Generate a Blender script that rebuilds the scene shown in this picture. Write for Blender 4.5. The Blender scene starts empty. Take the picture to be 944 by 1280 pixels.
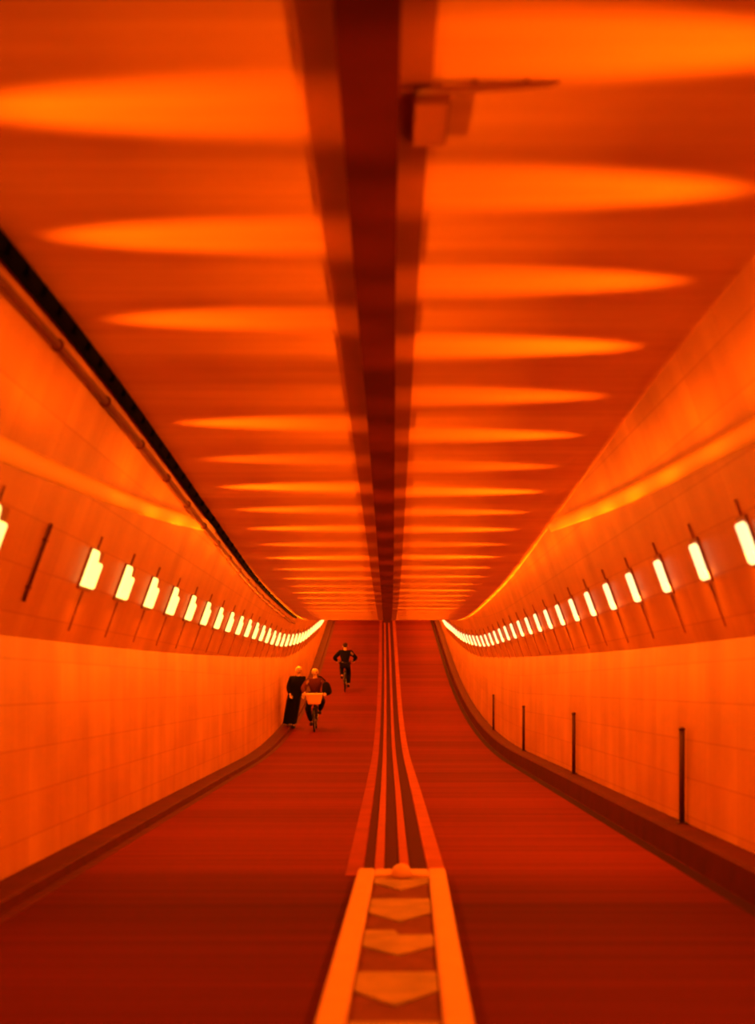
import bpy, bmesh, math, random
from mathutils import Vector, Matrix
random.seed(7)
scene = bpy.context.scene
COL = scene.collection
R = math.radians

# ------------------------------------------------------------------ helpers
def link(o):
    COL.objects.link(o)
    return o

def mesh_obj(name, bm, mat=None, parent=None, smooth=False, kind=None):
    me = bpy.data.meshes.new(name)
    bm.normal_update()
    bm.to_mesh(me); bm.free()
    if smooth:
        for p in me.polygons: p.use_smooth = True
    if mat: me.materials.append(mat)
    o = link(bpy.data.objects.new(name, me))
    if parent: o.parent = parent
    if kind: o['kind'] = kind
    return o

def thing(name, label, cat, loc=(0, 0, 0), group=None):
    o = link(bpy.data.objects.new(name, None))
    o.empty_display_size = .2
    o.location = loc
    return tag(o, label, cat, group)

def tag(o, label, cat, group=None):
    o['label'] = label; o['category'] = cat
    if group: o['group'] = group
    return o

def add_box(bm, c, s, M=None, bevel=0):
    r = bmesh.ops.create_cube(bm, size=1)
    vs = r['verts']
    for v in vs:
        v.co = Vector((v.co.x * s[0], v.co.y * s[1], v.co.z * s[2])) + Vector(c)
    if bevel:
        es = list({e for v in vs for e in v.link_edges})
        rb = bmesh.ops.bevel(bm, geom=es, offset=bevel, segments=2, affect='EDGES', clamp_overlap=True)
        vs = list({v for f in rb['faces'] for v in f.verts} | {v for v in vs if v.is_valid})
    if M:
        for v in vs: v.co = M @ v.co
    return vs

def add_tube(bm, pts, r, n=10, caps=True, radii=None):
    pts = [Vector(p) for p in pts]
    rings = []
    up = None
    for i, p in enumerate(pts):
        t = (pts[min(i + 1, len(pts) - 1)] - pts[max(i - 1, 0)]).normalized()
        if up is None:
            up = Vector((0, 0, 1)) if abs(t.z) < .9 else Vector((1, 0, 0))
        a = t.cross(up).normalized(); b = a.cross(t).normalized(); up = b
        rr = radii[i] if radii else r
        rings.append([bm.verts.new(p + rr * (math.cos(2 * math.pi * k / n) * a + math.sin(2 * math.pi * k / n) * b)) for k in range(n)])
    for A, B in zip(rings, rings[1:]):
        for k in range(n):
            bm.faces.new((A[k], A[(k + 1) % n], B[(k + 1) % n], B[k]))
    if caps:
        bm.faces.new(rings[0][::-1]); bm.faces.new(rings[-1])

def add_torus(bm, c, R_, r, axis='y', n=40, m=8):
    rings = []
    for i in range(n):
        a = 2 * math.pi * i / n
        ring = []
        for k in range(m):
            b = 2 * math.pi * k / m
            rad = R_ + r * math.cos(b)
            p = Vector((rad * math.cos(a), r * math.sin(b), rad * math.sin(a)))
            ring.append(bm.verts.new(p + Vector(c)))
        rings.append(ring)
    for i in range(n):
        A, B = rings[i], rings[(i + 1) % n]
        for k in range(m):
            bm.faces.new((A[k], A[(k + 1) % m], B[(k + 1) % m], B[k]))

def interp(tab):
    """monotone cubic through (d, value) points"""
    xs = [t[0] for t in tab]; ys = [t[1] for t in tab]; n = len(xs)
    dl = [(ys[i + 1] - ys[i]) / (xs[i + 1] - xs[i]) for i in range(n - 1)]
    m = [dl[0]] + [0 if dl[i - 1] * dl[i] <= 0 else (dl[i - 1] + dl[i]) / 2 for i in range(1, n - 1)] + [dl[-1]]
    for i in range(n - 1):
        if dl[i] == 0: m[i] = m[i + 1] = 0
        else:
            a, b = m[i] / dl[i], m[i + 1] / dl[i]; s = a * a + b * b
            if s > 9:
                t = 3 / math.sqrt(s); m[i] = t * a * dl[i]; m[i + 1] = t * b * dl[i]
    def f(x):
        if x <= xs[0]: return ys[0] + m[0] * (x - xs[0])
        if x >= xs[-1]: return ys[-1] + m[-1] * (x - xs[-1])
        i = max(k for k in range(n - 1) if xs[k] <= x)
        h = xs[i + 1] - xs[i]; t = (x - xs[i]) / h
        return ((2*t**3 - 3*t*t + 1) * ys[i] + (t**3 - 2*t*t + t) * h * m[i] + (-2*t**3 + 3*t*t) * ys[i + 1] + (t**3 - t*t) * h * m[i + 1])
    return f

# ------------------------------------------------------------------ tunnel profile (metres, y runs along the tunnel)
def zf(d):                              # road surface: level, then a rising ramp
    if d < 28: return 0.0
    if d < 58: return .00275 * (d - 28) ** 2
    return 2.475 + .165 * (d - 58)
zb = interp([(-6, 1.98), (0, 1.98), (10, 2.0), (18, 2.06), (30, 2.25), (38, 2.42), (42, 2.52), (48, 2.85), (55, 3.4), (63, 4.15), (75, 6.1), (110, 11.9)])
zc = interp([(-6, 4.2), (6, 4.17), (10, 4.14), (18, 3.90), (26, 3.68), (36, 3.62), (45, 3.80), (50, 4.12), (55, 4.8), (63, 6.05), (75, 8.05), (110, 13.85)])
zl = interp([(-6, 2.66), (10, 2.68), (20, 2.71), (30, 2.80), (38, 2.88), (42, 3.03), (48, 3.36), (55, 3.95), (63, 4.7), (75, 6.7), (110, 12.5)])
HW = 3.0
TAN = math.tan(R(20))
def xup(d, z): return HW - max(0, z - zb(d)) * TAN
def xtop(d): return xup(d, zc(d))
KERB = {-1: (.08, 2.67), 1: (.25, 2.71)}
D0, D1 = -4.0, 105.0
DS = []
d = D0
while d < D1:
    DS.append(d); d += .5 if d < 66 else 1.5
DS.append(D1)

def loft(name, prof, mat, ds=DS, kind=None, parent=None, smooth=True, closed=False, flip=False):
    """prof(d) -> list of (x, z); UV = (distance, length along the section)"""
    bm = bmesh.new(); uvl = bm.loops.layers.uv.new('UVMap')
    rows = []; cum = []
    for d in ds:
        P = prof(d); rows.append([bm.verts.new((x, d, z)) for x, z in P])
        c = [0]
        for a, b in zip(P, P[1:]): c.append(c[-1] + math.hypot(b[0] - a[0], b[1] - a[1]))
        cum.append(c)
    n = len(rows[0])
    for i in range(len(rows) - 1):
        for k in range(n if closed else n - 1):
            k2 = (k + 1) % n
            ids = [(i, k), (i, k2), (i + 1, k2), (i + 1, k)]
            if flip: ids = ids[::-1]
            f = bm.faces.new([rows[a][b] for a, b in ids])
            f.smooth = False
            for lp, (a, b) in zip(f.loops, ids): lp[uvl].uv = (ds[a], cum[a][b])
    if closed:
        bm.faces.new(rows[0][::-1]); bm.faces.new(rows[-1])
        bmesh.ops.recalc_face_normals(bm, faces=bm.faces)
    return mesh_obj(name, bm, mat, parent, kind=kind)

# ------------------------------------------------------------------ materials
def new_mat(name):
    m = bpy.data.materials.new(name); m.use_nodes = True
    nt = m.node_tree; b = nt.nodes['Principled BSDF']
    return m, nt, b

def simple(name, col, rough=.6, metal=0, spec=.3, noise=.0, nscale=8):
    m, nt, b = new_mat(name)
    b.inputs['Base Color'].default_value = (*col, 1)
    b.inputs['Roughness'].default_value = rough
    b.inputs['Metallic'].default_value = metal
    b.inputs['Specular IOR Level'].default_value = spec
    if noise:
        t = nt.nodes.new('ShaderNodeTexCoord'); n = nt.nodes.new('ShaderNodeTexNoise'); n.inputs['Scale'].default_value = nscale
        r = nt.nodes.new('ShaderNodeMix'); r.data_type = 'RGBA'
        r.inputs['A'].default_value = (*[c * (1 - noise) for c in col], 1); r.inputs['B'].default_value = (*[min(1, c * (1 + noise)) for c in col], 1)
        nt.links.new(t.outputs['Object'], n.inputs['Vector']); nt.links.new(n.outputs['Fac'], r.inputs['Factor'])
        nt.links.new(r.outputs['Result'], b.inputs['Base Color'])
    return m

def mixrgb(nt, fac, a, b, mode='MIX'):
    r = nt.nodes.new('ShaderNodeMix'); r.data_type = 'RGBA'; r.blend_type = mode
    for key, v in (('Factor', fac), ('A', a), ('B', b)):
        s = r.inputs[key]
        if isinstance(v, (int, float)): s.default_value = v
        elif isinstance(v, tuple): s.default_value = (*v, 1)
        else: nt.links.new(v, s)
    return r.outputs['Result']

def tex_map(nt, src='UV', scale=(1, 1, 1), loc=(0, 0, 0)):
    t = nt.nodes.new('ShaderNodeTexCoord'); m = nt.nodes.new('ShaderNodeMapping')
    m.inputs['Scale'].default_value = scale; m.inputs['Location'].default_value = loc
    nt.links.new(t.outputs[src], m.inputs['Vector'])
    return m.outputs['Vector']

def noise(nt, vec, scale, detail=3, lo=.3, hi=.7):
    n = nt.nodes.new('ShaderNodeTexNoise'); n.inputs['Scale'].default_value = scale; n.inputs['Detail'].default_value = detail
    nt.links.new(vec, n.inputs['Vector'])
    r = nt.nodes.new('ShaderNodeMapRange'); r.inputs['From Min'].default_value = lo; r.inputs['From Max'].default_value = hi
    nt.links.new(n.outputs['Fac'], r.inputs['Value'])
    return r.outputs['Result']

def wall_material():
    m, nt, b = new_mat('glazed_wall_tile')
    br = nt.nodes.new('ShaderNodeTexBrick')
    br.offset = 0
    br.inputs['Scale'].default_value = 1
    br.inputs['Brick Width'].default_value = 1.15; br.inputs['Row Height'].default_value = .375
    br.inputs['Mortar Size'].default_value = .009; br.inputs['Mortar Smooth'].default_value = .6
    br.inputs['Color1'].default_value = (.80, .40, .10, 1); br.inputs['Color2'].default_value = (.72, .33, .08, 1)
    br.inputs['Mortar'].default_value = (.60, .25, .06, 1)
    nt.links.new(tex_map(nt), br.inputs['Vector'])
    streak = noise(nt, tex_map(nt, 'UV', (1.6, .35, 1)), 1.0, 4, .3, .75)
    dirt = noise(nt, tex_map(nt, 'UV', (.5, .9, 1), (3, 7, 0)), 1.2, 5, .35, .75)
    c = mixrgb(nt, streak, (.74, .66, .62), (1, 1, 1))
    c2 = mixrgb(nt, dirt, (.82, .76, .72), (1, 1, 1))
    c = mixrgb(nt, 1.0, br.outputs['Color'], c, 'MULTIPLY')
    c = mixrgb(nt, 1.0, c, c2, 'MULTIPLY')
    nt.links.new(c, b.inputs['Base Color'])
    b.inputs['Roughness'].default_value = .42; b.inputs['Specular IOR Level'].default_value = .3
    return m

def ceiling_material():
    m, nt, b = new_mat('painted_concrete_ceiling')
    n1 = noise(nt, tex_map(nt, 'UV', (.9, .5, 1)), 1.4, 5)
    n2 = noise(nt, tex_map(nt, 'UV', (6, .25, 1)), 1.0, 3)
    c = mixrgb(nt, n1, (.70, .33, .08), (.82, .41, .10))
    c = mixrgb(nt, 1.0, c, mixrgb(nt, n2, (.88, .84, .82), (1, 1, 1)), 'MULTIPLY')
    nt.links.new(c, b.inputs['Base Color'])
    b.inputs['Roughness'].default_value = .75; b.inputs['Specular IOR Level'].default_value = .2
    return m

def road_material():
    m, nt, b = new_mat('red_asphalt_road')
    st = noise(nt, tex_map(nt, 'UV', (5.5, .12, 1)), 1.0, 4, .25, .75)       # transverse screed streaks
    st2 = noise(nt, tex_map(nt, 'UV', (.55, .08, 1), (2.3, 1, 0)), 1.0, 2, .35, .65)
    c = mixrgb(nt, st, (.125, .010, .005), (.20, .021, .007))
    c = mixrgb(nt, 1.0, c, mixrgb(nt, st2, (.72, .66, .64), (1, 1, 1)), 'MULTIPLY')
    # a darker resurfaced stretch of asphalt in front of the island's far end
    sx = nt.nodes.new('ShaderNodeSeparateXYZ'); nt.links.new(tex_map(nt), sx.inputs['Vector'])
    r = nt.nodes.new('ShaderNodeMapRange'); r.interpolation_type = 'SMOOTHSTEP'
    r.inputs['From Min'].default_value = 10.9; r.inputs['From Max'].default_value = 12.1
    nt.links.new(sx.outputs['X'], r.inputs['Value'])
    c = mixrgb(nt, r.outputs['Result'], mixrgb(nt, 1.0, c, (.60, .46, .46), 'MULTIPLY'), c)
    nt.links.new(c, b.inputs['Base Color'])
    b.inputs['Roughness'].default_value = .85; b.inputs['Specular IOR Level'].default_value = .04
    return m

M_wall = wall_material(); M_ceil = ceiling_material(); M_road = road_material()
M_kerb = simple('dark_kerb_stone', (.085, .009, .004), .7, noise=.35, nscale=3, spec=.05)
M_rail = simple('pale_concrete_strip', (.32, .06, .015), .7, noise=.15, nscale=5, spec=.05)
M_edge = simple('worn_edge_line', (.34, .07, .015), .7, noise=.35, nscale=2, spec=.05)
M_edgeL = simple('faint_edge_line', (.25, .036, .010), .8, noise=.3, nscale=2, spec=.05)
M_gutter = simple('black_gutter', (.035, .003, .002), .8, spec=.05)
M_groove = simple('dark_groove', (.06, .005, .003), .8, spec=.05)
M_line = simple('orange_border_paint', (.62, .30, .06), .6, noise=.12, nscale=6)
M_infill = simple('brown_infill', (.15, .04, .010), .8, noise=.45, nscale=5, spec=.05)
M_chev = simple('ochre_chevron_paint', (.30, .17, .035), .7, noise=.6, nscale=4)
M_duct = simple('dark_painted_duct', (.10, .010, .004), .7, noise=.2, nscale=3, spec=.05)
M_flange = simple('duct_flange_board', (.34, .10, .02), .7, noise=.15, nscale=4)
M_box = simple('painted_box', (.38, .12, .025), .7)
M_conduit = simple('dark_conduit', (.16, .04, .015), .6)
M_tray = simple('black_rubber_cable', (.002, .0015, .0015), .9, spec=.05)
M_pipe = simple('red_brown_pipe', (.16, .04, .02), .5)
M_streak = simple('painted_light_streak', (.92, .66, .16), .4)  # pale colour carries the bright light streak on the upper walls
M_post = simple('dark_wall_post', (.06, .012, .008), .6)
M_house = simple('lamp_housing', (.34, .13, .04), .5)
M_lampc = simple('lamp_conduit', (.34, .12, .035), .5)
M_black = simple('black_cloth', (.008, .006, .006), .9, spec=.1)
M_dred = simple('dark_red_cloth', (.12, .03, .02), .9, spec=.1)
M_light_cloth = simple('light_cloth', (.85, .60, .28), .8)
M_skin = simple('skin', (.70, .42, .26), .6)
M_hair_f = simple('fair_hair', (.80, .55, .20), .7)
M_hair_d = simple('dark_hair', (.03, .015, .01), .7)
M_helmet = simple('yellow_helmet', (.90, .70, .15), .4)
M_bike = simple('black_bike_paint', (.012, .009, .009), .4)
M_tyre = simple('tyre_rubber', (.008, .007, .007), .9, spec=.1)
M_metal = simple('bike_metal', (.45, .35, .25), .35, metal=.8)
M_basket = simple('orange_crate', (.90, .50, .16), .6)
M_shoe = simple('dark_shoe', (.02, .012, .01), .7)

def emit(name, col, s):
    m, nt, b = new_mat(name)
    b.inputs['Base Color'].default_value = (.8, .7, .3, 1)
    b.inputs['Emission Color'].default_value = (*col, 1); b.inputs['Emission Strength'].default_value = s
    return m
M_diffL = emit('lamp_diffuser_yellow', (1, .86, .20), 1.9)
M_diffR = emit('lamp_diffuser_cream', (1, .80, .34), 1.6)

# ------------------------------------------------------------------ the shell
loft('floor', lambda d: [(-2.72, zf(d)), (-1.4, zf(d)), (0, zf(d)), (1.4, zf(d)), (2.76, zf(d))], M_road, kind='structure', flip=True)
loft('ceiling', lambda d: [(-xtop(d) - .02, zc(d)), (-1, zc(d)), (0, zc(d)), (1, zc(d)), (xtop(d) + .02, zc(d))], M_ceil, kind='structure')
for s, nm in ((-1, 'left'), (1, 'right')):
    kh, kx = KERB[s]
    loft('wall_' + nm, lambda d: [(s * HW, zf(d) - .05), (s * HW, zb(d) - .04), (s * (HW + .0), zb(d)), (s * xtop(d), zc(d) + .01)], M_wall, kind='structure', flip=(s < 0))
    loft('baseboard_' + nm, lambda d: [(s * kx, zf(d) - .04), (s * (kx + .02), zf(d) + kh * .9), (s * (kx + .05), zf(d) + kh), (s * (HW + .02), zf(d) + kh), (s * (HW + .02), zf(d) - .04)],
         M_kerb, kind='structure', closed=True)
# closing wall behind the viewer and at the far end of the ramp
for nm, dd in (('back', D0), ('front', D1)):
    bm = bmesh.new()
    P = [(-HW, zf(dd) - .05), (HW, zf(dd) - .05), (HW, zb(dd)), (xtop(dd), zc(dd) + .01), (-xtop(dd), zc(dd) + .01), (-HW, zb(dd))]
    bm.faces.new([bm.verts.new((x, dd, z)) for x, z in P])
    mesh_obj('wall_' + nm, bm, M_wall, kind='structure')

# half-round pale strip added as the light streak climbing each wall to the ceiling
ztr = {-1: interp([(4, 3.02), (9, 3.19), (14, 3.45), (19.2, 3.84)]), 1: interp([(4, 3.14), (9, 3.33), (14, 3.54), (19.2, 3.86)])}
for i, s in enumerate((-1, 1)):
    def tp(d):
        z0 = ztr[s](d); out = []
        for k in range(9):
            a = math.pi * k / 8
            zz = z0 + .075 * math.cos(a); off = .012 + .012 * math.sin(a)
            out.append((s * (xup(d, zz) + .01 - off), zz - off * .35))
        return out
    loft('trim_%d' % (i + 1), tp, M_streak, ds=[4 + .4 * k for k in range(39)], kind='structure', closed=True)

# ------------------------------------------------------------------ centre strip in the road
gc = interp([(11, .07), (20, .11), (34, .15), (60, .20), (105, .2)])
CS = [x for x in DS if x > 11.3]
CS = [11.45] + [x for x in CS if x > 11.6]
def strip(name, a, b, h, mat):
    return loft(name, lambda d: [(gc(d) + a, zf(d) - .01), (gc(d) + a + .008, zf(d) + h), (gc(d) + b - .008, zf(d) + h), (gc(d) + b, zf(d) - .01)], mat, ds=CS, kind='structure', closed=True)
strip('trim_3', -.245, .31, .004, M_groove)
strip('trim_4', -.155, -.060, .022, M_rail)
strip('trim_5', .065, .160, .022, M_rail)
strip('trim_6', -.40, -.245, .008, M_edgeL)
strip('trim_7', .31, .47, .014, M_edge)

# dark gutters where the road meets the kerbs
loft('trim_8', lambda d: [(2.57, zf(d) - .01), (2.58, zf(d) + .004), (2.70, zf(d) + .004), (2.71, zf(d) - .01)], M_gutter, kind='structure', closed=True)
loft('trim_9', lambda d: [(-2.68, zf(d) - .01), (-2.67, zf(d) + .004), (-2.58, zf(d) + .004), (-2.57, zf(d) - .01)], M_kerb, kind='structure', closed=True)

# ------------------------------------------------------------------ traffic island in the foreground
icx = lambda d: .057 + (d - 6.45) * .020
isl = thing('traffic_island', 'raised island with orange borders and ochre chevrons, in the middle of the near road', 'traffic island', (icx(8.5), 8.5, 0))
def local(bm, root):
    for v in bm.verts: v.co -= root.location
    return bm
def island_piece(name, a, b, d0, d1, z0, z1, mat, bev=.015):
    bm = bmesh.new()
    n = 12; rows = []
    for k in range(n + 1):
        d = d0 + (d1 - d0) * k / n
        rows.append([bm.verts.new((icx(d) + x, d, z)) for x, z in ((a, z0), (a, z1 - bev), (a + bev, z1), (b - bev, z1), (b, z1 - bev), (b, z0))])
    for A, B in zip(rows, rows[1:]):
        for k in range(6): bm.faces.new((A[k], A[(k + 1) % 6], B[(k + 1) % 6], B[k]))
    bm.faces.new(rows[0][::-1]); bm.faces.new(rows[-1])
    bmesh.ops.recalc_face_normals(bm, faces=bm.faces)
    return mesh_obj(name, local(bm, isl), mat, isl)
island_piece('infill', -.24, .24, 4.2, 11.3, -.01, .035, M_infill)
island_piece('border', -.365, -.225, 4.2, 11.4, -.01, .075, M_line)
island_piece('border', .225, .365, 4.2, 11.4, -.01, .075, M_line)
# low rounded end of the island with a domed stud on top
island_piece('end_cap', -.225, .225, 11.05, 11.4, -.01, .070, M_line)
bm = bmesh.new()
bmesh.ops.create_uvsphere(bm, u_segments=24, v_segments=12, radius=.085)
for v in bm.verts:
    v.co = Vector((v.co.x, v.co.y * 1.3, max(v.co.z, -.02) * 1.0)) + Vector((icx(11.05) + .0, 11.05, .075))
stud = mesh_obj('stud', local(bm, isl), M_line, isl, smooth=True)
def chevron(d0, d1, dip, left=1.0, right=1.0):
    bm = bmesh.new(); n = 16; w = .215
    top, bot = [], []
    for k in range(n + 1):
        u = -1 + 2 * k / n
        x = u * w
        dd = dip * (1 - abs(u))
        ln = (d1 - d0) * (left if u < 0 else right)
        a = d0 - dd; b_ = d0 + ln
        top.append((bm.verts.new((icx(b_) + x, b_, .048)), bm.verts.new((icx(a) + x, a, .048))))
        bot.append((bm.verts.new((icx(b_) + x, b_, .03)), bm.verts.new((icx(a) + x, a, .03))))
    for k in range(n):
        bm.faces.new((top[k][0], top[k][1], top[k + 1][1], top[k + 1][0]))
        bm.faces.new((top[k][1], bot[k][1], bot[k + 1][1], top[k + 1][1]))
        bm.faces.new((top[k][0], top[k + 1][0], bot[k + 1][0], bot[k][0]))
    for k in (0, n):
        bm.faces.new((top[k][0], bot[k][0], bot[k][1], top[k][1]))
    bmesh.ops.recalc_face_normals(bm, faces=bm.faces)
    mesh_obj('chevron', local(bm, isl), M_chev, isl)
chevron(10.75, 11.05, .35)
chevron(9.35, 9.95, .35)
chevron(8.15, 8.6, .28, 1.15, .8)
chevron(6.95, 7.4, .32)
chevron(5.9, 6.3, .45)

# ------------------------------------------------------------------ ceiling duct down the middle
dc = interp([(4, -.06), (8, -.05), (12, -.02), (32, .10), (60, .15), (105, .15)])
duct = thing('ceiling_duct', 'long dark duct running down the middle of the ceiling', 'duct', (0, 4, zc(4)))
DD = [x for x in DS if x >= -3.5 and x < 104]
def duct_piece(name, a, b, h0, h1, mat):
    o = loft(name, lambda d: [(dc(d) + a, zc(d) - h0), (dc(d) + a, zc(d) - h1), (dc(d) + b, zc(d) - h1), (dc(d) + b, zc(d) - h0)], mat, ds=DD, closed=True)
    for v in o.data.vertices: v.co -= duct.location
    o.parent = duct
    return o
duct_piece('channel', -.125, .125, -.01, .09, M_duct)
duct_piece('flange', -.285, -.125, -.01, .018, M_flange)
duct_piece('flange', .125, .265, -.01, .018, M_flange)
# junction box and a short branch pipe to the right, near the top of the picture
jb = thing('junction_box', 'square junction box beside the dark ceiling duct, near the top of the picture', 'box', (.21, 6.1, zc(6.1)))
bm = bmesh.new(); add_box(bm, (0, 0, -.034), (.165, .50, .030), bevel=.008); mesh_obj('body', bm, M_box, jb)
bm = bmesh.new(); add_box(bm, (0, 0, -.053), (.145, .46, .008), bevel=.003); mesh_obj('lid', bm, M_box, jb)
bp = thing('branch_pipe', 'thin dark pipe branching right from the ceiling duct across the ceiling', 'pipe', (.13, 5.78, zc(5.78)))
bm = bmesh.new(); add_tube(bm, [(0, 0, -.036), (.20, .0, -.034), (.45, 0.0, -.022), (.58, .0, -.012), (.62, .0, .0)], .02, 10, radii=[.018, .018, .015, .012, .010]); mesh_obj('pipe', bm, M_lampc, bp, smooth=True)
for x in (.26, .48):
    bm = bmesh.new(); add_box(bm, (x, 0, -.012), (.02, .05, .024), bevel=.003); mesh_obj('clamp', bm, M_lampc, bp)

# ------------------------------------------------------------------ black cable tray along the left ceiling edge, thin pipe below it
tray = thing('cable_tray', 'black ribbed cable tray along the left edge of the ceiling', 'cable tray', (-xtop(5), 5, zc(5)))
TD = [3 + .5 * k for k in range(75)]
def tray_prof(d):
    x = -xtop(d) + .01; z = zc(d); q = max(.75, 1.35 - .022 * d)
    return [(x, z - .01), (x - .02 * q, z - .07 * q), (x + .0, z - .085 * q), (x + .03 * q, z - .065 * q), (x + .055 * q, z - .01)]
o = loft('tray', tray_prof, M_tray, ds=TD, closed=True)
for v in o.data.vertices: v.co -= tray.location
o.parent = tray
k = 0; d = 5.0
while k < 60 and d < 34:
    bm = bmesh.new()
    x = -xtop(d) + .045; z = zc(d); q = max(.75, 1.35 - .022 * d)
    add_box(bm, (x, d, z - .01 - .032 * q), (.058 * q, .10, .062 * q), bevel=.008)
    for v in bm.verts: v.co -= tray.location
    mesh_obj('clip', bm, M_tray, tray)
    k += 1; d += .30 + .012 * k
cp = thing('wall_pipe', 'thin dark red pipe fixed just under the black cable tray', 'pipe', (-xtop(5), 5, zc(5) - .19))
def pipe_pts(off):
    out = []
    for d in TD:
        z = zc(d) - off
        out.append(Vector((-xup(d, z) + .035, d, z)))
    return out
bm = bmesh.new(); add_tube(bm, [p - cp.location for p in pipe_pts(.19)], .032, 10); mesh_obj('pipe', bm, M_pipe, cp, smooth=True)
for k in range(18):
    d = 6 + 1.7 * k; z = zc(d) - .19
    bm = bmesh.new(); add_torus(bm, (0, 0, 0), .036, .012, n=16, m=6)
    for v in bm.verts: v.co = v.co + Vector((-xup(d, z) + .035, d, z)) - cp.location
    mesh_obj('bracket', bm, M_pipe, cp, smooth=True)

# ------------------------------------------------------------------ wall lamps
LC = (1.0, .18, .003)          # sodium orange
P_WIDE, P_FAN, P_WASH = 62.0, 560.0, 320.0
area = bpy.data.lights.new('lamp_glow', 'AREA'); area.shape = 'RECTANGLE'; area.size = .30; area.size_y = .28
area.color = LC; area.energy = P_WIDE
fans = []
for q in (1.0, .55, 1.3, .8):                 # tubes of unequal age
    fan = bpy.data.lights.new('lamp_uplight', 'SPOT'); fan.color = LC; fan.energy = P_FAN * q; fan.spot_size = R(60); fan.spot_blend = 1.0; fan.shadow_soft_size = .06
    fans.append(fan)
wash = bpy.data.lights.new('added_wall_wash', 'SPOT'); wash.color = LC; wash.energy = P_WASH; wash.spot_size = R(160); wash.spot_blend = .9; wash.shadow_soft_size = .04

def lamp_frame(side, d):
    """matrix at the lamp on the sloped wall: local x = into the tunnel (normal), y = along tunnel, z = up the slope"""
    z = zl(d); x = side * xup(d, z)
    up = Vector((-side * math.sin(R(20)), 0, math.cos(R(20))))
    nrm = Vector((-side * math.cos(R(20)), 0, -math.sin(R(20))))
    y = up.cross(nrm)
    slope = (zl(d + .5) - zl(d - .5))
    M = Matrix((nrm, y, up)).transposed().to_4x4()
    M.translation = Vector((x, d, z))
    return M

def lamp_meshes(side):
    res = {}
    yl = 1 if side > 0 else -1                  # local y sign: keeps the tall end toward the viewer's left
    hw = .25 if side < 0 else .115
    bm = bmesh.new()                            # shallow housing tray with side fins
    add_box(bm, (.005, 0, .01), (.03, hw * 2 + .03, .40), bevel=.006)
    res['housing'] = bm
    bm = bmesh.new()
    # stepped left diffuser: outline shaped as the camera-shake smear of the lamp's light
    if side < 0:
        P = [(-hw, -.155), (hw, -.155), (hw, .10), (.02, .10), (-.03, .20), (-hw, .20)]
        P = [(y, z) for y, z in P]
    else:
        P = [(-hw, -.14), (-hw * .6, -.165), (hw, -.165), (hw, .13), (hw * .5, .165), (-hw, .165)]
    front = [bm.verts.new((.048, y, z)) for y, z in P]; back = [bm.verts.new((.02, y, z)) for y, z in P]
    n = len(P)
    bm.faces.new(front); bm.faces.new(back[::-1])
    for k in range(n): bm.faces.new((front[k], back[k], back[(k + 1) % n], front[(k + 1) % n]))
    bmesh.ops.recalc_face_normals(bm, faces=bm.faces)
    bmesh.ops.bevel(bm, geom=[e for e in bm.edges if all(abs(v.co.x - .048) < 1e-5 for v in e.verts)], offset=.012, segments=2, affect='EDGES')
    res['diffuser'] = bm
    bm = bmesh.new(); add_tube(bm, [(.008, 0, -.60), (.008, 0, -.2)], .010, 8); res['lower_conduit'] = bm
    bm = bmesh.new(); add_tube(bm, [(.008, 0, .2), (.008, 0, .34)], .010, 8); res['upper_conduit'] = bm
    return res

ORD = ['first', 'second', 'third', 'fourth', 'fifth', 'sixth', 'seventh', 'eighth', 'ninth', 'tenth', 'eleventh', 'twelfth', 'thirteenth', 'fourteenth']
protos = {}; FAN_I = [0]
def make_lamp(side, d, label, group):
    M = lamp_frame(side, d)
    root = thing('wall_lamp', label, 'lamp', (0, 0, 0), group)
    root.matrix_world = M
    if side not in protos:
        ms = lamp_meshes(side)
        protos[side] = [mesh_obj('housing', ms['housing'], M_house, root), mesh_obj('diffuser', ms['diffuser'], M_diffL if side < 0 else M_diffR, root), mesh_obj('conduit', ms['lower_conduit'], M_lampc, root), mesh_obj('conduit', ms['upper_conduit'], M_lampc, root)]
    else:
        for p in protos[side]:
            c = p.copy(); link(c); c.parent = root
    a = link(bpy.data.objects.new('lamp_glow', area)); a.parent = root
    a.matrix_local = Matrix.Translation((.075, 0, 0)) @ Vector((1, 0, -.45)).to_track_quat('-Z', 'Y').to_matrix().to_4x4()
    f = link(bpy.data.objects.new('lamp_uplight', fans[FAN_I[0] % 4 if d > 9 else 0])); f.parent = root; FAN_I[0] += 1
    # aim the fan across its own half of the ceiling
    tgt = Vector((side * .75, d, zc(d)))
    src = M @ Vector((.10, 0, .10))
    dirn = (tgt - src).normalized()
    zax = -dirn; xax = Vector((0, 1, 0)); yax = zax.cross(xax).normalized(); xax = yax.cross(zax).normalized()
    W = Matrix((xax, yax, zax)).transposed().to_4x4(); W.translation = src
    W = W @ Matrix.Diagonal((.32, 1, 1, 1))
    f.matrix_local = M.inverted() @ W
    # added spot brightening the wall streak, wide along the tunnel and narrow across it
    g = link(bpy.data.objects.new('added_wall_wash', wash)); g.parent = root
    dirn = Vector((-math.tan(R(11.5)), 0, 1)).normalized(); zax = -dirn; xax = Vector((0, 1, 0)); yax = zax.cross(xax).normalized()
    G = Matrix((xax, yax, zax)).transposed().to_4x4(); G.translation = (.17, 0, .20)
    g.matrix_local = G @ Matrix.Diagonal((1, .021, 1, 1))
    return root

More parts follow.
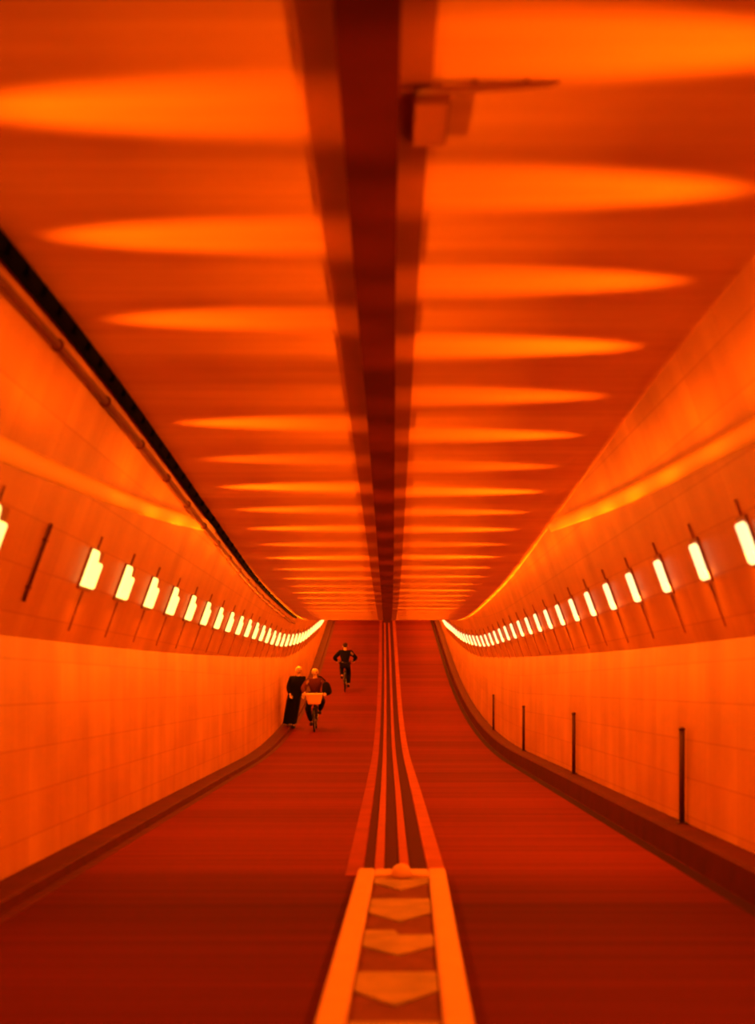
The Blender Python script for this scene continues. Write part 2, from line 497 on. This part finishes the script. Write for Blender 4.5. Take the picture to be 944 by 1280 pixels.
rd = [10.16 + 1.565 * i for i in range(-4, 43)]
ld = [9.45, 12.76, 14.45, 16.1] + [17.75 + 1.69 * i for i in range(0, 35)]
ld = [4.35, 6.05, 7.75] + ld
cnt = {-1: 0, 1: 0}
for side, lst, nm, kind in ((-1, ld, 'left', 'broad yellow shake-smeared'), (1, rd, 'right', 'narrow slanted cream')):
    for d in lst:
        x = 479 + side * 1700 * 2.755 / d
        if d < 9:
            lab = '%s wall lamp on the %s wall before the first one in the picture' % (kind, nm); g = 'near lamps on the %s wall' % nm
        elif cnt[side] < 14:
            cnt[side] += 1; k = cnt[side]
            if k == 1: lab = 'lit %s lamp nearest to the viewer, cut by the %s picture edge' % (kind, nm)
            else: lab = 'lit %s lamp, %s from the %s edge of the picture on that wall' % (kind, ORD[k - 1], nm)
            g = 'lamps on the %s wall' % nm
        else:
            lab = 'tiny lit lamp crowded in the far cluster at the end of the %s lamp row' % nm; g = 'far lamps on the %s wall' % nm
        make_lamp(side, d, lab, g)

# the lamp position without a lamp: only its conduit, on the left
M = lamp_frame(-1, 10.9)
wc = thing('wall_conduit', 'bare thin dark conduit on the left wall between the first two lamps', 'conduit')
wc.matrix_world = M
bm = bmesh.new(); add_tube(bm, [(.016, 0, -.42), (.016, 0, .24)], .015, 8); mesh_obj('pipe', bm, M_conduit, wc, smooth=True)
for z in (-.3, .1):
    bm = bmesh.new(); add_box(bm, (.016, 0, z), (.034, .07, .022), bevel=.004); mesh_obj('clip', bm, M_conduit, wc)

# ------------------------------------------------------------------ posts on the right-hand kerb
POSTS = [(13.4, 'tallest looking dark post on the right kerb, nearest to the viewer'), (21.0, 'second dark post from the viewer on the right kerb'),
         (28.5, 'third dark post from the viewer on the right kerb, faint against the wall'), (36.3, 'farthest small dark post at the bend of the right kerb')]
pp = None
for d, lab in POSTS:
    z = zf(d) + KERB[1][0]
    root = thing('wall_post', lab, 'post', (2.945, d, z), 'dark posts on the right kerb')
    if pp is None:
        b1 = bmesh.new(); add_tube(b1, [(0, 0, 0), (0, 0, .92)], .028, 14)
        b2 = bmesh.new(); add_tube(b2, [(0, 0, .92), (0, 0, .935), (0, 0, .95)], .034, 14, radii=[.034, .034, .02])
        b3 = bmesh.new(); add_box(b3, (0, 0, .006), (.10, .12, .014), bevel=.003)
        pp = [mesh_obj('shaft', b1, M_post, root, smooth=True), mesh_obj('cap', b2, M_post, root, smooth=True), mesh_obj('base_plate', b3, M_post, root)]
    else:
        for p in pp:
            c = p.copy(); link(c); c.parent = root

# ------------------------------------------------------------------ people and bicycles
def skin_mesh(name, verts, edges, radii, mat, parent, root=0, levels=2):
    me = bpy.data.meshes.new(name)
    me.from_pydata([tuple(v) for v in verts], edges, [])
    o = link(bpy.data.objects.new(name, me))
    md = o.modifiers.new('skin', 'SKIN'); md.use_smooth_shade = True
    for i, r in enumerate(radii):
        sv = me.skin_vertices[0].data[i]
        sv.radius = r if isinstance(r, tuple) else (r, r); sv.use_root = (i == root)
    sb = o.modifiers.new('sub', 'SUBSURF'); sb.levels = levels; sb.render_levels = levels
    dg = bpy.context.evaluated_depsgraph_get()
    m2 = bpy.data.meshes.new_from_object(o.evaluated_get(dg))
    o.modifiers.clear(); o.data = m2
    bpy.data.meshes.remove(me)
    m2.materials.clear(); m2.materials.append(mat)
    for p in m2.polygons: p.use_smooth = True
    if parent: o.parent = parent
    return o

class Chain:
    def __init__(self): self.v = []; self.e = []; self.r = []
    def add(self, p, r, link=None):
        self.v.append(Vector(p)); self.r.append(r)
        if link is not None: self.e.append((link, len(self.v) - 1))
        return len(self.v) - 1

def head_mesh_into(c, neck_i, neck, head, face):
    """skull, jaw and nose as extra skin vertices"""
    up = (head - neck).normalized()
    a = c.add(head - up * .03, .072, neck_i)
    b = c.add(head + up * .05, .078, a)
    c.add(head + up * .085, .060, b)
    j = c.add(head + face * .045 - up * .065, .045, a)
    return a

def hand_into(verts_out, wrist, dirn, curl, parent, mat, side_v):
    """five fingers as short skinned chains, rooted in the palm"""
    dirn = dirn.normalized(); side_v = side_v.normalized(); curl = curl.normalized()
    for k, (off, L) in enumerate(((-.030, .070), (-.010, .080), (.010, .076), (.030, .060))):
        c = Chain()
        p = wrist + dirn * .075 + side_v * off
        i = c.add(p, .010)
        i = c.add(p + dirn * L * .45 + curl * .012, .0095, i)
        i = c.add(p + dirn * L * .75 + curl * .035, .009, i)
        c.add(p + dirn * L * .80 + curl * .060, .008, i)
        verts_out.append((c, 1))
    c = Chain(); p = wrist + dirn * .03 - side_v * .03
    i = c.add(p, .012); i = c.add(p + dirn * .03 - side_v * .025 + curl * .012, .011, i); c.add(p + dirn * .06 - side_v * .03 + curl * .03, .009, i)
    verts_out.append((c, 1))

def join_meshes(name, objs, mat, parent):
    bm = bmesh.new()
    for o in objs:
        bm.from_mesh(o.data)
        me = o.data; bpy.data.objects.remove(o); bpy.data.meshes.remove(me)
    return mesh_obj(name, bm, mat, parent, smooth=True)

def person(root, J, mats, coat=None):
    """J: joint positions in the root's own space. One continuous body; clothes, shoes and hair are children."""
    face = J['face'].normalized()
    c = Chain()
    pel = c.add(J['pelvis'], (.11, .085))
    sp = c.add(J['pelvis'].lerp(J['chest'], .5), (.10, .075), pel)
    ch = c.add(J['chest'], (.11, .075), sp)
    nb = c.add(J['neck'], .055, ch)
    n2 = c.add(J['neck'].lerp(J['head'], .45), .052, nb)
    head_mesh_into(c, n2, J['neck'], J['head'], face)
    for s in 'LR':
        sh = c.add(J['shoulder' + s], .050, ch)
        el = c.add(J['elbow' + s], .038, sh)
        wr = c.add(J['wrist' + s], .030, el)
        dirn = (J['wrist' + s] - J['elbow' + s]).normalized()
        if 'hand' + s in J: dirn = J['hand' + s].normalized()
        c.add(J['wrist' + s] + dirn * .045, (.036, .020), wr); c.add(J['wrist' + s] + dirn * .085, (.036, .016), len(c.v) - 1)
        hp = c.add(J['hip' + s], .075, pel)
        kn = c.add(J['knee' + s], .050, hp)
        an = c.add(J['ankle' + s], .034, kn)
        c.add(J['ankle' + s] + J['foot'].normalized() * .11 + Vector((0, 0, -.05)), .016, an)
    pieces = [skin_mesh('body', c.v, c.e, c.r, mats['skin'], None)]
    hs = []
    for s in 'LR':
        dirn = J.get('hand' + s, J['wrist' + s] - J['elbow' + s]).normalized()
        curl = Vector((0, 0, -1)) if abs(dirn.z) < .7 else face
        hand_into(hs, J['wrist' + s], dirn, curl, None, None, dirn.cross(curl))
    for q, _ in hs: pieces.append(skin_mesh('finger', q.v, q.e, q.r, mats['skin'], None, levels=1))
    # nose and ears belong to the same skin
    up = (J['head'] - J['neck']).normalized(); sidev = face.cross(up).normalized()
    bm = bmesh.new()
    add_tube(bm, [J['head'] + face * .075 + up * .02, J['head'] + face * .105 - up * .015, J['head'] + face * .075 - up * .03], .014, 8, radii=[.008, .016, .012])
    for q in (-1, 1):
        add_tube(bm, [J['head'] + sidev * q * .078 + up * .03, J['head'] + sidev * q * .094, J['head'] + sidev * q * .080 - up * .03], .012, 8)
    pieces.append(mesh_obj('nose', bm, mats['skin']))
    body = join_meshes('body', pieces, mats['skin'], root)
    # eyes and mouth
    for q in (-1, 1):
        bm = bmesh.new(); bmesh.ops.create_uvsphere(bm, u_segments=10, v_segments=6, radius=.012)
        for v in bm.verts: v.co += J['head'] + face * .075 + sidev * q * .032 + up * .012
        mesh_obj('eye', bm, M_hair_d, root, smooth=True)
    bm = bmesh.new(); add_tube(bm, [J['head'] + face * .086 - sidev * .025 - up * .06, J['head'] + face * .093 - up * .062, J['head'] + face * .086 + sidev * .025 - up * .06], .007, 6)
    mesh_obj('mouth', bm, M_dred, root, smooth=True)
    # jacket
    c = Chain()
    w0 = c.add(J['pelvis'] + Vector((0, 0, .02)), (.165, .135)); w1 = c.add(J['pelvis'].lerp(J['chest'], .5), (.155, .125), w0); w2 = c.add(J['chest'], (.20, .16), w1)
    c.add(J['chest'].lerp(J['neck'], .8), .085, w2)
    for s in 'LR':
        sh = c.add(J['shoulder' + s], .092, w2); el = c.add(J['elbow' + s], .078, sh)
        c.add(J['elbow' + s].lerp(J['wrist' + s], .97), .056, el)
    skin_mesh('jacket', c.v, c.e, c.r, mats['top'], root)
    # trousers
    c = Chain()
    p0 = c.add(J['pelvis'], (.16, .13))
    for s in 'LR':
        hp = c.add(J['hip' + s], .112, p0); kn = c.add(J['knee' + s], .090, hp); c.add(J['knee' + s].lerp(J['ankle' + s], .97), .072, kn)
    skin_mesh('trousers', c.v, c.e, c.r, mats['legs'], root)
    for s in 'LR':
        c = Chain(); A = J['ankle' + s]; f = J['foot'].normalized()
        i = c.add(A - f * .05 + Vector((0, 0, -.045)), (.060, .060)); i = c.add(A + f * .07 + Vector((0, 0, -.050)), (.060, .052), i); c.add(A + f * .17 + Vector((0, 0, -.060)), (.052, .034), i)
        skin_mesh('shoe', c.v, c.e, c.r, mats['shoe'], root, levels=1)
    if coat:
        bm = bmesh.new(); rings = []
        for (zz, rx, ry, ox, oy) in coat:
            rings.append([bm.verts.new((ox + rx * math.cos(2*math.pi*k/28) * (1 + .05 * math.sin(5*2*math.pi*k/28)), oy + ry * math.sin(2*math.pi*k/28) * (1 + .05 * math.sin(5*2*math.pi*k/28)), zz)) for k in range(28)])
        for A, B in zip(rings, rings[1:]):
            for k in range(28): bm.faces.new((A[k], A[(k+1) % 28], B[(k+1) % 28], B[k]))
        bmesh.ops.recalc_face_normals(bm, faces=bm.faces)
        mesh_obj('coat', bm, mats['top'], root, smooth=True)
    # hair or helmet
    bm = bmesh.new()
    bmesh.ops.create_uvsphere(bm, u_segments=24, v_segments=16, radius=1)
    ctr = J['head'] + up * .035 - face * .012
    kill = []
    for v in bm.verts:
        n = v.co.copy()
        w = sidev * n.x * .096 + face * n.y * .105 + up * n.z * .098
        if n.y > .35 and n.z < .30: w = w * .72          # leave the face free
        if n.z < -.25 and n.y > -.15: w = w * (.9 if mats.get('long') else .62)
        if mats.get('long') and n.z < -.2 and n.y < .2: w = w - up * .10
        v.co = ctr + w
    mesh_obj(mats.get('cap', 'hair'), bm, mats['hair'], root, smooth=True)

V = Vector
def bike(root, basket=False):
    """local: +x forward, z up"""
    rear, front, bb = V((-.46, 0, .34)), V((.60, 0, .34)), V((-.02, 0, .30))
    sad, ht, hb = V((-.20, 0, .90)), V((.40, 0, .88)), V((.44, 0, .66))
    for nm, c in (('rear_wheel', rear), ('front_wheel', front)):
        bm = bmesh.new(); add_torus(bm, c, .322, .022, n=44, m=10); w = mesh_obj('wheel', bm, M_tyre, root, smooth=True)
        bm = bmesh.new(); add_torus(bm, c, .298, .010, n=44, m=6); mesh_obj('rim', bm, M_metal, w, smooth=True)
        bm = bmesh.new()
        for k in range(20):
            a = 2 * math.pi * k / 20
            add_tube(bm, [c + V((.02 * math.cos(a + .5), .02 * (-1) ** k, .02 * math.sin(a + .5))), c + V((.295 * math.cos(a), 0, .295 * math.sin(a)))], .0016, 4)
        mesh_obj('spokes', bm, M_metal, w)
        bm = bmesh.new(); add_tube(bm, [c + V((0, -.05, 0)), c + V((0, .05, 0))], .022, 12); mesh_obj('hub', bm, M_metal, w, smooth=True)
    bm = bmesh.new()
    for a, b, r in ((ht, bb, .019), (ht - V((.01, 0, .05)), sad - V((0, 0, .12)), .016), (bb, sad - V((0, 0, .06)), .017), (ht + V((.0, 0, .03)), hb - V((-.01, 0, .04)), .020)):
        add_tube(bm, [a, b], r, 10)
    for s in (-.055, .055):
        add_tube(bm, [rear + V((0, s, 0)), bb + V((0, s * .4, 0))], .011, 8); add_tube(bm, [rear + V((0, s, 0)), sad + V((0, s * .3, -.14))], .010, 8)
    mesh_obj('frame', bm, M_bike, root, smooth=True)
    bm = bmesh.new()
    for s in (-.055, .055): add_tube(bm, [front + V((0, s, 0)), V((.50, s, .60)), hb + V((0, s * .7, .0))], .012, 8)
    mesh_obj('fork', bm, M_bike, root, smooth=True)
    bm = bmesh.new(); add_tube(bm, [ht, ht + V((-.02, 0, .14)), ht + V((.02, 0, .17))], .014, 8)
    add_tube(bm, [ht + V((-.10, -.29, .17)), ht + V((.0, -.18, .18)), ht + V((.02, 0, .17)), ht + V((.0, .18, .18)), ht + V((-.10, .29, .17))], .012, 8)
    hbar = mesh_obj('handlebar', bm, M_bike, root, smooth=True)
    for s in (-1, 1):
        bm = bmesh.new(); add_tube(bm, [ht + V((-.16, s * .31, .165)), ht + V((-.08, s * .275, .17))], .017, 8); mesh_obj('grip', bm, M_tyre, hbar, smooth=True)
    c = Chain(); i = c.add(sad + V((-.10, 0, .05)), (.08, .03)); i = c.add(sad + V((.02, 0, .05)), (.045, .025), i); c.add(sad + V((.15, 0, .045)), (.022, .02), i)
    skin_mesh('saddle', c.v, c.e, c.r, M_tyre, root, levels=1)
    bm = bmesh.new(); add_torus(bm, bb + V((0, -.05, 0)), .085, .008, n=30, m=6)
    add_tube(bm, [bb + V((0, -.07, 0)), bb + V((.02, -.075, -.165))], .010, 8); add_tube(bm, [bb + V((0, .07, 0)), bb + V((-.02, .075, .165))], .010, 8)
    cr = mesh_obj('crankset', bm, M_metal, root, smooth=True)
    for p in (bb + V((.02, -.12, -.165)), bb + V((-.02, .12, .165))):
        bm = bmesh.new(); add_box(bm, p, (.09, .09, .022), bevel=.004); mesh_obj('pedal', bm, M_tyre, cr)
    for c_, a0, a1 in ((rear, 20, 190), (front, 10, 150)):
        bm = bmesh.new(); pts = [c_ + V((.365 * math.cos(R(a)), 0, .365 * math.sin(R(a)))) for a in range(a0, a1 + 1, 10)]
        for y0, y1 in ((-.028, .028),):
            A = [bm.verts.new(p + V((0, y0, 0))) for p in pts]; B = [bm.verts.new(p + V((0, y1, 0))) for p in pts]
            A2 = [bm.verts.new(p + V((0, y0, .006))) for p in pts]; B2 = [bm.verts.new(p + V((0, y1, .006))) for p in pts]
            for k in range(len(pts) - 1):
                bm.faces.new((A[k], B[k], B[k+1], A[k+1])); bm.faces.new((A2[k], A2[k+1], B2[k+1], B2[k])); bm.faces.new((A[k], A[k+1], A2[k+1], A2[k])); bm.faces.new((B[k], B2[k], B2[k+1], B[k+1]))
        mesh_obj('mudguard', bm, M_bike, root, smooth=True)
    if basket:
        bm = bmesh.new()
        rows = []
        for zz, rx, ry in ((.80, .10, .13), (.795, .13, .165), (.83, .145, .185), (.95, .165, .215), (1.06, .175, .235), (1.085, .19, .25), (1.10, .18, .24), (1.07, .16, .22), (.84, .13, .17), (.82, .10, .13)):
            rows.append([bm.verts.new((.69 + math.copysign(abs(math.cos(2*math.pi*k/32)) ** .6, math.cos(2*math.pi*k/32)) * rx, math.copysign(abs(math.sin(2*math.pi*k/32)) ** .6, math.sin(2*math.pi*k/32)) * ry, zz)) for k in range(32)])
        for A, B in zip(rows, rows[1:]):
            for k in range(32): bm.faces.new((A[k], A[(k+1) % 32], B[(k+1) % 32], B[k]))
        bm.faces.new(rows[0][::-1]); bm.faces.new(rows[-1])
        bmesh.ops.recalc_face_normals(bm, faces=bm.faces)
        mesh_obj('basket', bm, M_basket, root, smooth=True)
        bm = bmesh.new()
        for s in (-.1, .1): add_tube(bm, [V((.60, s * .6, .36)), V((.66, s, .74))], .008, 6)
        add_tube(bm, [ht + V((.02, 0, .10)), V((.56, 0, .95))], .010, 6)
        mesh_obj('rack', bm, M_bike, root)

def rider_joints(lean=0.0, knee_up='L', look=V((1, 0, 0)), wide=0):
    J = dict(pelvis=V((-.20, 0, 1.02)), chest=V((-.02 + lean, 0, 1.38)), neck=V((.03 + lean, 0, 1.52)), head=V((.09 + lean, 0, 1.66)), face=look, foot=V((1, 0, -.05)))
    for s, q in (('L', 1), ('R', -1)):
        J['shoulder' + s] = V((.0 + lean, q * .19, 1.44)); J['elbow' + s] = V((.13 + lean * .5, q * (.36 + wide), 1.20)); J['wrist' + s] = V((.24, q * .29, 1.085)); J['hand' + s] = V((1, 0, -.2))
        J['hip' + s] = V((-.17, q * .10, .98))
    J['kneeR'] = V((.16, -.13, .60)); J['ankleR'] = V((-.06, -.12, .235))
    J['kneeL'] = V((.22, .14, .86)); J['ankleL'] = V((-.10, .12, .56))
    return J

def place(root, x, d, forward):
    """bike and rider roots: forward = +1 away from the viewer, -1 towards"""
    s = (zf(d + .5) - zf(d - .5))
    f = V((0, forward, forward * s)).normalized(); y = V((0, 0, 1)).cross(f).normalized(); u = f.cross(y)
    M = Matrix((f, y, u)).transposed().to_4x4(); M.translation = V((x, d, zf(d)))
    root.matrix_world = M

# cyclist in black, far up the ramp
bk = thing('bicycle', 'black bicycle under the lone far cyclist on the left lane of the ramp', 'bicycle'); place(bk, -1.42, 51.0, 1); bike(bk)
ps = thing('person', 'person in all black cycling away alone far up the ramp, elbows out', 'person'); place(ps, -1.42, 51.0, 1)
person(ps, rider_joints(wide=.06), dict(skin=M_skin, top=M_black, legs=M_black, shoe=M_shoe, hair=M_hair_d))
# cyclist with a bright front basket, beside the left wall
BX, BD = -1.95, 39.2
bk = thing('bicycle', 'bicycle with bright orange front basket, beside the left wall', 'bicycle'); place(bk, BX, BD, -1); bike(bk, basket=True)
ps = thing('person', 'person in dark red top and yellow helmet on the bicycle with the basket', 'person'); place(ps, BX, BD, -1)
person(ps, dict(rider_joints(lean=.02), kneeR=V((.16, -.22, .62)), kneeL=V((.22, .22, .84))), dict(skin=M_skin, top=M_dred, legs=M_black, shoe=M_shoe, hair=M_helmet, cap='helmet'))
# shoulder bag carried by that rider
bg = thing('shoulder_bag', 'bulging black bag hanging at the side of the cyclist with the basket', 'bag'); place(bg, BX, BD, -1)
c = Chain(); i = c.add((.16, .30, 1.42), (.09, .10)); i = c.add((.18, .33, 1.20), (.16, .15), i); c.add((.18, .36, .99), (.17, .16), i)
skin_mesh('bag_body', c.v, c.e, c.r, M_black, bg)
bm = bmesh.new(); add_tube(bm, [(.12, .30, 1.42), (.08, .18, 1.53), (-.02, .05, 1.56), (-.12, -.12, 1.44)], .018, 8); mesh_obj('strap', bm, M_black, bg, smooth=True)
# walker in a long dark coat close to the wall
WX, WD = -2.56, 39.7
ps = thing('person', 'person with fair hair standing in a long black coat close to the left wall', 'person', (WX, WD, zf(WD)))
J = dict(pelvis=V((0, 0, .98)), chest=V((.05, 0, 1.36)), neck=V((.08, 0, 1.52)), head=V((.10, -.02, 1.68)), face=V((.6, -1, 0)), foot=V((.2, -1, 0)))
for s, q in (('L', 1), ('R', -1)):
    J['shoulder' + s] = V((.06 + q * .19, 0, 1.45)); J['elbow' + s] = V((.03 + q * .23, -.04, 1.18)); J['wrist' + s] = V((.04 + q * .19, -.16, .99))
    J['hip' + s] = V((q * .09 - .02, 0, .94)); J['knee' + s] = V((q * .09 - .09, -.03, .52)); J['ankle' + s] = V((q * .09 - .16, 0, .09))
person(ps, J, dict(skin=M_skin, top=M_black, legs=M_black, shoe=M_shoe, hair=M_hair_f, long=True),
       coat=[(.14, .20, .20, -.17, 0), (.40, .205, .20, -.13, 0), (.80, .205, .18, -.06, 0), (1.05, .20, .17, -.01, 0), (1.25, .215, .17, .03, 0), (1.42, .22, .15, .06, 0), (1.50, .12, .11, .075, 0)])

# ------------------------------------------------------------------ world, camera, colour
w = bpy.data.worlds.new('World'); scene.world = w; w.use_nodes = True
w.node_tree.nodes['Background'].inputs['Color'].default_value = (0, 0, 0, 1)
cam = bpy.data.cameras.new('camera'); co = link(bpy.data.objects.new('camera', cam))
co.location = (0, 0, 1.6); co.rotation_euler = (R(90), 0, 0)
cam.sensor_width = 36; cam.lens = 1700 / 1280 * 36
cam.shift_x = -7 / 1280; cam.shift_y = 218 / 1280
cam.clip_end = 300
cam.dof.use_dof = True; cam.dof.focus_distance = 32; cam.dof.aperture_fstop = 1.2
scene.camera = co
vs = scene.view_settings
vs.view_transform = 'Standard'; vs.look = 'None'; vs.exposure = 0; vs.gamma = 1; vs.use_curve_mapping = False
cy = scene.cycles
cy.use_denoising = True
cy.max_bounces = 6; cy.diffuse_bounces = 4; cy.glossy_bounces = 2
cy.pixel_filter_type = 'BLACKMAN_HARRIS'; cy.filter_width = 2.2
